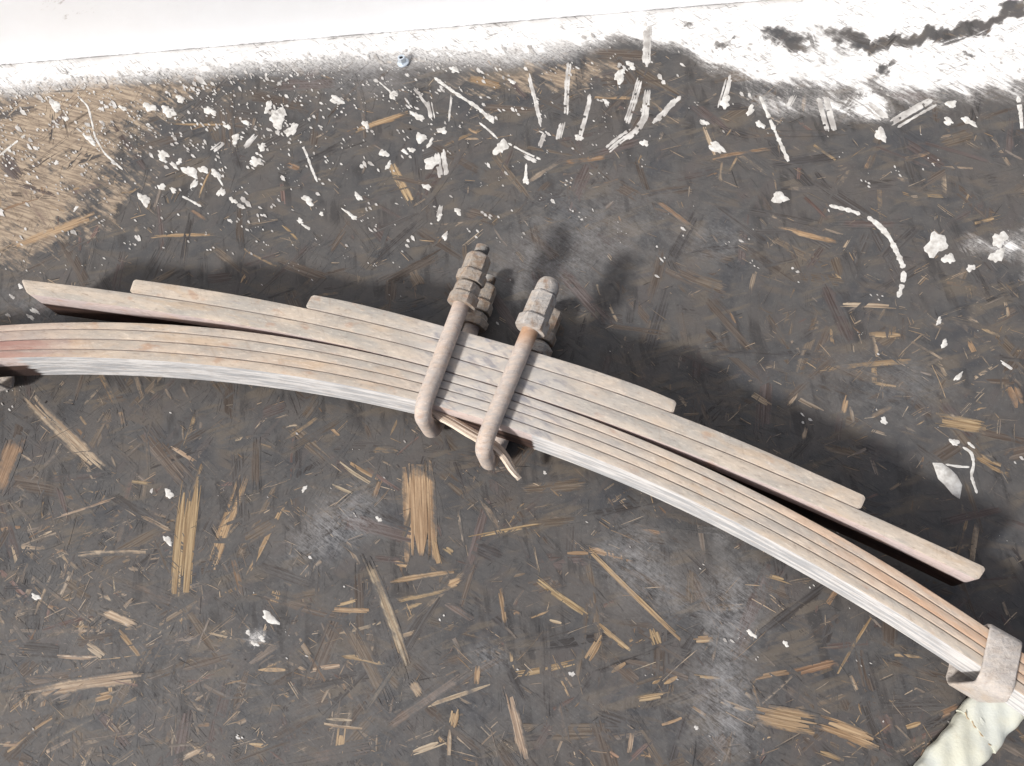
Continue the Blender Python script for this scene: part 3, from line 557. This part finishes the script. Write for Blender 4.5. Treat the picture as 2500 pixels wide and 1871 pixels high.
    # print(k_, np.abs(POLY[k_](q[:, 0])-q[:, 1]).max().round(2))
spring = empty("leaf_spring", (*P(1150, 950)[:2], ZB))
tag(spring, "long curved leaf spring of seven dusty steel leaves lying edgeways across the floor", "leaf spring")
def leaf(ok, ik, xo, xi, cover=None, warm=None, pink=0.0, inset=0.0004, tip=True, n=150):
    s = np.linspace(0, 1, n); V = []; lc = []; cov = []; wm = []; gy = []
    xo_ = xo[0]+(xo[1]-xo[0])*s; xi_ = xi[0]+(xi[1]-xi[0])*s
    O = P2(np.c_[xo_, POLY[ok](xo_)], ZT)[:, :2]; I = P2(np.c_[xi_, POLY[ik](xi_)], ZT)[:, :2]
    mid = (O+I)/2; t = np.r_[0, np.cumsum(np.hypot(*np.diff(mid, axis=0).T))]; L = t[-1]
    # stations with rounded ends
    st = np.r_[0, .0012, .0030, .006, np.linspace(.012, L-.012, n), L-.006, L-.0030, L-.0012, L]
    ox = np.c_[np.interp(st, t, O[:, 0]), np.interp(st, t, O[:, 1])]; ix = np.c_[np.interp(st, t, I[:, 0]), np.interp(st, t, I[:, 1])]
    seed = random.uniform(0, 40); bw = .0009
    for j, q in enumerate(st):
        e = min(q, L-q) if tip else 1; sh = max(0, 1-e/.0035)**2*.13 if tip else 0
        o, i = ox[j], ix[j]; dv_ = (i-o); T = np.linalg.norm(dv_); dv_ = dv_/T; o = o+dv_*(inset+sh*T); i = i-dv_*(inset+sh*T); T = np.linalg.norm(i-o)
        zt, zb = ZT-sh*.006, ZB+sh*.006
        wob = .00012*math.sin(q*90+seed)+.0001*math.sin(q*37+seed*2)
        ring = [(0, zb+bw), (0, zt-bw), (bw*.3, zt-bw*.3), (bw, zt+wob), (T*.5, zt+wob*.5+.0001), (T-bw, zt+wob), (T-bw*.3, zt-bw*.3), (T, zt-bw), (T, zt-.02), (T, zb+bw), (T-bw, zb), (bw, zb)]
        x_ = np.interp(q, t, xi_)
        for a_, z_ in ring:
            p_ = o+dv_*a_; V.append((*p_, z_)); lc.append((q+seed, a_+seed*.1, z_)); cov.append(cover(x_) if cover else 0); wm.append(warm(x_) if warm else 0); gy.append(np.interp(x_, [850, 1000, 1060, 1320, 1400, 1700], [0, .2, .95, .9, .35, .1]))
    m = 12; N_ = len(st); Fc, mi = [], []
    for j in range(N_-1):
        for r in range(m):
            Fc.append((j*m+r, j*m+(r+1) % m, (j+1)*m+(r+1) % m, (j+1)*m+r)); mi.append(1 if r in (0, 7, 8) else 0)
    Fc += [tuple(range(m))[::-1], tuple((N_-1)*m+r for r in range(m))]; mi += [0, 0]
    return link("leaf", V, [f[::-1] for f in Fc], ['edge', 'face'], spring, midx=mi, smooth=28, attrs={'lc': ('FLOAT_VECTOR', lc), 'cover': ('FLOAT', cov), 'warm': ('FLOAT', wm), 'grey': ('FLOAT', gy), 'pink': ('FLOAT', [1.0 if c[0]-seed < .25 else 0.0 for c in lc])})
leaf('1o', '12', (762, 1653), (744, 1644))
leaf('12', '23', (326, 2116), (315, 2101))
leaf('23', '3i', (50, 2410), (66, 2388))
leaf('4o', '45', (-330, 2750), (-330, 2750), tip=False, warm=lambda x: np.interp(x, [-100, 100, 300, 1800, 2150, 2300, 2600], [.5, .25, .05, .05, .75, .8, .6]))
leaf('45', '56', (-330, 2750), (-330, 2750), tip=False, warm=lambda x: np.interp(x, [-100, 100, 250, 1900, 2250, 2400, 2600], [.4, .2, .05, .05, .7, .55, .7]))
leaf('56', '67', (-330, 2750), (-330, 2750), tip=False, warm=lambda x: np.interp(x, [-100, 60, 260, 1900, 2300, 2600], [1.0, .85, .1, .05, .25, .7]))
def cov7(x):
    if x < 90: return max(0.0, .75+(x-90)/160)
    if 1025 < x < 1330: return 0.0 if x < 1270 else (x-1270)/60*.9
    if x > 2520: return .85
    return 1.05 if x < 1400 else .98
leaf('67', '7i', (-330, 2750), (-330, 2750), cover=cov7, tip=False, warm=lambda x: np.interp(x, [-100, 60, 260, 2400, 2600], [1.0, .7, .1, .0, .5]))

def strap_clip(pl0, pl1, pr0, lens, zlow, flip=False):
    """U-shaped band: over the upper edges of the pack, down its hollow side, and back beneath. pl0->pl1 runs across the pack, pl0->pr0 along it."""
    A0, A1, A2 = P(*pl0, ZT+.006)[:2], P(*pl1, ZT+.006)[:2], P(*pr0, ZT+.006)[:2]
    nd = (A1-A0)/np.linalg.norm(A1-A0); td = A2-A0; wd = np.linalg.norm(td); td = td/wd
    th = .0036; path = [(-.001, ZT-.022), (-.003, ZT-.004), (-.002, ZT+.003), (.002, ZT+.006)]
    path += [(lens*.3, ZT+.0065), (lens*.7, ZT+.006)]
    r = .0145
    for k in range(7): an = k/6*math.pi/2; path.append((lens+r*math.sin(an), ZT+.006-r+r*math.cos(an)))
    path += [(lens+r+.0006, (ZT+zlow)/2)]
    for k in range(7): an = k/6*math.pi/2; path.append((lens+r*math.cos(an), zlow+r-r*math.sin(an)))
    path += [(lens*.6, zlow), (lens*.2, zlow+.001)]
    pa_ = np.array(path); d = np.gradient(pa_, axis=0); d /= np.linalg.norm(d, axis=1)[:, None]; nn = np.c_[d[:, 1], -d[:, 0]]
    inn = pa_+nn*th; V = []; K = 7
    for i in range(len(pa_)):
        for j in range(K):
            f_ = [0.0, .02, .06, .5, .94, .98, 1.0][j]; lift = [.0012, .0004, 0, 0, 0, .0004, .0012][j]
            wob = .0006*math.sin(i*1.3+j*2.1)
            q = pa_[i]+nn[i]*lift; p_ = A0+nd*q[0]+td*wd*f_+td*wob*(j in (0, 6)); V.append((*p_, q[1]))
        for j in range(K):
            f_ = [0.0, .02, .06, .5, .94, .98, 1.0][j]; lift = [.0012, .0004, 0, 0, 0, .0004, .0012][j]
            q = inn[i]-nn[i]*lift; p_ = A0+nd*q[0]+td*wd*f_; V.append((*p_, q[1]))
    m = 2*K; order = list(range(K))+list(range(2*K-1, K-1, -1)); Fc = []
    for i in range(len(pa_)-1):
        for j in range(m): a_, b_ = order[j], order[(j+1) % m]; Fc.append((i*m+a_, i*m+b_, (i+1)*m+b_, (i+1)*m+a_))
    Fc += [tuple(order)[::-1], tuple((len(pa_)-1)*m+j for j in order)]
    if flip: Fc = [f[::-1] for f in Fc]
    return link("rebound_clip", V, Fc, 'clip', spring, smooth=45)
strap_clip((2420, 1527), (2397, 1632), (2499, 1572), .041, .0055)
strap_clip((-150, 800), (-148, 895), (-75, 785), .048, .007)

# ------------------------------------------------------------------ U-bolts
def tube(path, rad, sides=22):
    pa_ = np.array(path, float); d = np.gradient(pa_, axis=0); d /= np.linalg.norm(d, axis=1)[:, None]
    V, Fc = [], []; ref = np.cross(d[0], [0, 0, 1.0]); ref /= np.linalg.norm(ref)
    for i in range(len(pa_)):
        ref = ref-d[i]*ref.dot(d[i]); ref /= np.linalg.norm(ref); bi = np.cross(d[i], ref)
        rr = rad[i] if hasattr(rad, '__len__') else rad
        for k in range(sides):
            an = 2*math.pi*k/sides; V.append(pa_[i]+rr*(math.cos(an)*ref+math.sin(an)*bi))
    for i in range(len(pa_)-1):
        for k in range(sides): Fc.append((i*sides+k, i*sides+(k+1) % sides, (i+1)*sides+(k+1) % sides, (i+1)*sides+k))
    Fc += [tuple(range(sides))[::-1], tuple((len(pa_)-1)*sides+k for k in range(sides))]
    return V, Fc
def prism_along(origin, ax, segs, rot=0.0, hexa=True):
    """stacked rings along ax from origin: segs = [(t, radius, hexness)]"""
    ax = ax/np.linalg.norm(ax); r1 = np.cross(ax, [0, 0, 1.0]); r1 /= np.linalg.norm(r1); r2 = np.cross(ax, r1); n = 36; V, Fc = [], []
    for t, r, hx in segs:
        for k in range(n):
            an = 2*math.pi*k/n+rot; m_ = ((an-rot+math.pi/6) % (math.pi/3))-math.pi/6
            rr = r*((1-hx)+hx*(math.cos(math.pi/6)/math.cos(m_)) if hx else 1)
            V.append(origin+ax*t+rr*(math.cos(an)*r1+math.sin(an)*r2))
    for i in range(len(segs)-1):
        for k in range(n): Fc.append((i*n+k, i*n+(k+1) % n, (i+1)*n+(k+1) % n, (i+1)*n+k))
    Fc += [tuple(range(n))[::-1], tuple((len(segs)-1)*n+k for k in range(n))]
    return V, Fc
def nut(parent, o, ax, t0, t1, r, rf=None, tf=0.0, rot=.3, dome=False, mat='nut', name='flange_nut'):
    """hex body from t0 to t1 (radius r over corners), then a wider collar of radius rf until t1+tf"""
    c = .0016
    if dome: segs = [(t0, r*.12, 0), (t0+.0010, r*.42, 0), (t0+.003, r*.66, 0), (t0+.006, r*.80, 0), (t0+.010, r*.87, 0), (t0+.019, r*.88, 0), (t0+.0195, r*.82, 0), (t0+.0205, r*.84, .1), (t0+.022, r, .75), (t1, r*1.02, .8)]
    else: segs = [(t0, r*.55, 0), (t0, r*.84, .0), (t0+c, r*.97, .55), (t0+2*c, r, .8), (t1-c, r, .8), (t1, r*.96, .6)]
    if rf: segs += [(t1+.0004, rf*.90, .3), (t1+.0016, rf, .75), (t1+tf-.002, rf, .75), (t1+tf, rf*.93, .3), (t1+tf, rf*.5, 0)]
    else: segs += [(t1+.0006, r*.9, .3), (t1+.0006, r*.5, 0)]
    v, f = prism_along(o, ax, segs, rot); return link(name, v, f, mat, parent, smooth=24)
def thread(parent, o, ax, t0, t1, r):
    segs = [(t0, r*.5, 0), (t0, r*.8, 0)]; t = t0+.001
    while t < t1: segs += [(t, r, 0), (t+.0007, r*.84, 0)]; t += .0014
    segs.append((t1, r*.8, 0)); v, f = prism_along(o, ax, segs); return link("threaded_end", v, f, 'thread', parent, smooth=60)
def ubolt(tip, bend, label, rr, bulge, zc, zl, ztip, rust, builder):
    A0 = P(*tip, zc); A1 = P(*bend, zc); ax = (A0-A1); Lg = np.linalg.norm(ax); ax /= Lg    # ax: bend -> tip
    root = empty("u_bolt", (*A1[:2], zl)); tag(root, label, "U-bolt", "U-bolts clamped round the leaf spring")
    path = [A1+ax*(Lg-.012)*t for t in np.linspace(1, 0, 26)]
    r = bulge
    for k in range(1, 13): an = k/12*math.pi/2; path.append(A1-ax*r*math.sin(an)+np.array([0, 0, -r+r*math.cos(an)]))
    path += [A1-ax*r+np.array([0, 0, -r-(zc-zl-2*r)*t]) for t in (.25, .5, .75)]
    low = np.array([*A1[:2], zl])
    for k in range(0, 13): an = k/12*math.pi/2; path.append(low-ax*r*math.cos(an)+np.array([0, 0, r-r*math.sin(an)]))
    B0 = low+ax*Lg+np.array([0, 0, ztip-zl]); bx = (B0-low)/np.linalg.norm(B0-low)
    path += [low+bx*(Lg-.012)*t for t in np.linspace(.04, 1, 24)]
    v, f = tube(path, rr); v = np.array(v)
    d = np.linalg.norm(v-(A1+ax*(Lg-rust[0])), axis=1); ru = np.clip(1-d/rust[1], 0, 1)*rust[2]
    link("bent_rod", v, f, 'rod', root, smooth=50, attrs={'rust': ('FLOAT', ru)})
    builder(root, A0, -ax, B0, -bx, rr); return root
mmpx = 1/2.42e3
def nuts_one(root, A0, a_, B0, b_, rr):
    k = mmpx
    thread(root, A0, a_, 0, 40*k, rr*.86)
    nut(root, A0, a_, 32*k, 84*k, 35*k, 41*k, 32*k, .25); nut(root, A0, a_, 121*k, 153*k, 37*k, 42*k, 31*k, .55)
    thread(root, B0, b_, 2*k, 40*k, rr*.86)
    nut(root, B0, b_, 34*k, 86*k, 34*k, 41*k, 33*k, .1); nut(root, B0, b_, 124*k, 140*k, 36*k, 43*k, 26*k, .4)
def nuts_two(root, A0, a_, B0, b_, rr):
    k = mmpx
    nut(root, A0, a_, -4*k, 118*k, 36*k, 44*k, 38*k, .3, dome=True, mat='nutw', name='cap_nut')
    nut(root, B0, b_, 10*k, 80*k, 35*k, 43*k, 30*k, .15, mat='nut'); nut(root, B0, b_, 114*k, 122*k, 36*k, 45*k, 30*k, .5, mat='nutw')
RR = .0093; ZC, ZL = ZT+RR+.0004, ZB-RR-.0004
ubolt((1180, 602), (1042, 968), "left U-bolt with bare threaded ends sticking out above its stacked nuts, round the leaf spring", RR, .0195, ZC, ZL+.0005, .0175, (.07, .02, .25), nuts_one)
ubolt((1345, 684), (1194, 1050), "right U-bolt with rounded cap nut and orange rust under its collar, round the leaf spring", RR, .0195, ZC, ZL+.0005, .0180, (.069, .024, 1.0), nuts_two)

# ------------------------------------------------------------------ splinter stuck through the U-bolts
def splinter():
    pts = [(1052, 1003, .060), (1092, 1023, .058), (1134, 1048, .056), (1164, 1066, .054), (1188, 1078, .052), (1212, 1092, .050), (1232, 1113, .046), (1246, 1138, .040), (1258, 1158, .034), (1268, 1170, .030)]
    a_ = np.array([P(*p) for p in pts]); t = np.linspace(0, 1, len(a_)); s = np.linspace(0, 1, 46)
    c = np.stack([np.interp(s, t, a_[:, i]) for i in range(3)], 1)
    for _ in range(6): c[1:-1] = (c[:-2]+2*c[1:-1]+c[2:])/4
    d = np.gradient(c, axis=0); d /= np.linalg.norm(d, axis=1)[:, None]; V, Fc, UV = [], [], []
    L = np.r_[0, np.cumsum(np.linalg.norm(np.diff(c, axis=0), axis=1))]
    for i in range(len(c)):
        tw = .5+1.9*max(0, s[i]-.62); n = np.cross(d[i], [0, 0, 1.0]); n /= np.linalg.norm(n); b_ = np.cross(n, d[i])
        u_ = math.cos(tw)*n+math.sin(tw)*b_; v_ = -math.sin(tw)*n+math.cos(tw)*b_
        wd = np.interp(s[i], [0, .08, .45, .66, .8, .93, 1], [.0046, .0064, .0068, .0054, .0056, .0040, .0012]); th = .0030
        for k, (x_, y_) in enumerate([(-1, -.6), (-.9, .6), (-.25, 1.0), (.0, .62), (.3, 1.1), (.95, .5), (1, -.5), (0, -1)]):
            V.append(c[i]+u_*x_*wd*random.uniform(.96, 1.04)+v_*y_*th); UV.append((L[i], k*.003))
    m = 8
    for i in range(len(c)-1):
        for k in range(m): Fc.append((i*m+k, i*m+(k+1) % m, (i+1)*m+(k+1) % m, (i+1)*m+k))
    Fc += [tuple(range(m))[::-1], tuple((len(c)-1)*m+k for k in range(m))]
    return link("wood_splinter", V, Fc, 'splint', smooth=40, uv=UV)
tag(splinter(), "pale twisted wood splinter poking through the bends of both U-bolts", "splinter")

# ------------------------------------------------------------------ wrapped bar at the lower right
def wrapped():
    c0, c1 = P(2455, 1700, .012)[:2], P(2215, 1990, .012)[:2]; d = c1-c0; L = np.linalg.norm(d); d /= L; n = np.array([-d[1], d[0]])
    e0 = P(2350, 1745, .012)[:2]; e1 = P(2466, 1795, .012)[:2]; half = abs((e1-e0) @ n)/2
    root = empty("wrapped_bar", (*((c0+c1)/2), 0)); tag(root, "flat bar wrapped in stained cream cloth, tucked under the leaf spring at lower right", "wrapped bar")
    def sheet(s0, s1, grow, name, seed, skew):
        rs = np.random.default_rng(seed); NS, NC = 60, 40; V, Fc = [], []; ph = rs.uniform(0, 6.3, 8)
        for i in range(NS+1):
            s = s0+(s1-s0)*i/NS
            for k in range(NC):
                an = 2*math.pi*k/NC; ca, sa = math.cos(an), math.sin(an); e = 4.0
                q = (abs(ca)**e+abs(sa)**e)**(-1/e)
                x_ = q*ca*(half+grow); z_ = .0105+q*sa*(.0100+grow*.9)
                sk = s+skew*x_
                wr = .0011*math.sin(sk*95+x_*160+ph[0])*math.sin(x_*110+ph[1])+.0008*math.sin(sk*210-x_*240+ph[2])+.0006*math.sin(sk*60+ph[3])
                if sa > 0.05: z_ += wr
                x_ += .0007*math.sin(sk*120+ph[4]+sa*2)+.0005*math.sin(sk*300+ph[5])
                # deep folds near the lower end
                f_ = math.exp(-((x_-.004)/.010)**2)*max(0, min(1, (s-.075)/.03)); z_ += (-.0022*f_+.0012*math.cos(x_*500)*f_) if sa > .05 else 0
                p_ = c0+d*sk+n*x_; V.append((*p_, max(.0006, z_)))
        for i in range(NS):
            for k in range(NC): Fc.append((i*NC+k, i*NC+(k+1) % NC, (i+1)*NC+(k+1) % NC, (i+1)*NC+k))
        Fc += [tuple(range(NC))[::-1], tuple(NS*NC+k for k in range(NC))]
        o = link(name, V, Fc, 'cloth', root, smooth=60); return o
    # seam where the upper wrap overlaps the lower one
    q0, q1 = P(2352, 1742, .02)[:2]-c0, P(2408, 1812, .02)[:2]-c0
    sm, sk = (q0 @ d+q1 @ d)/2, (q1 @ d-q0 @ d)/((q1-q0) @ n)
    lower = sheet(sm-.01, L, 0.0, "lower_wrap", 3, sk); upper = sheet(-.02, sm, .0018, "upper_wrap", 5, sk)
    # frayed brown hem along the seam
    pts = []
    for t in np.linspace(-1, .70, 30):
        x_ = -t*half*.97 if False else t*half*.97
        pts.append((*(c0+d*(sm+sk*x_+.0008*math.sin(t*14))+n*x_), .0203+.0006*math.sin(t*11)))
    v, f = tube(pts, [.0006+.0002*math.sin(i*1.7) for i in range(30)], 8); link("hem", v, f, 'hem', root, smooth=60)
    return root
wrapped()

# ------------------------------------------------------------------ zinc screw standing in the floor by the wall
sp = P(985, 155); scr = empty("hex_screw", sp); tag(scr, "small zinc hex-head screw standing in the overspray beside the wall", "screw")
up = np.array([-.10, .10, 1.0])
v, f = prism_along(sp+np.array([0, 0, -.0002]), up, [(0, .0075, 0), (.0012, .0085, 0), (.0026, .0080, 0), (.0036, .0056, 0)]); link("flange", v, f, 'zinc', scr, smooth=30)
v, f = prism_along(sp, up, [(.0034, .0058, 1), (.0100, .0058, 1), (.0112, .0050, .4), (.0112, .0030, 0), (.0098, .0026, 0)], .2); link("hex_head", v, f, 'zinc', scr, smooth=25)
v, f = prism_along(sp, up, [(.0098, .0026, 0), (.0101, .0024, 0)]); link("socket", v, f, 'black', scr)
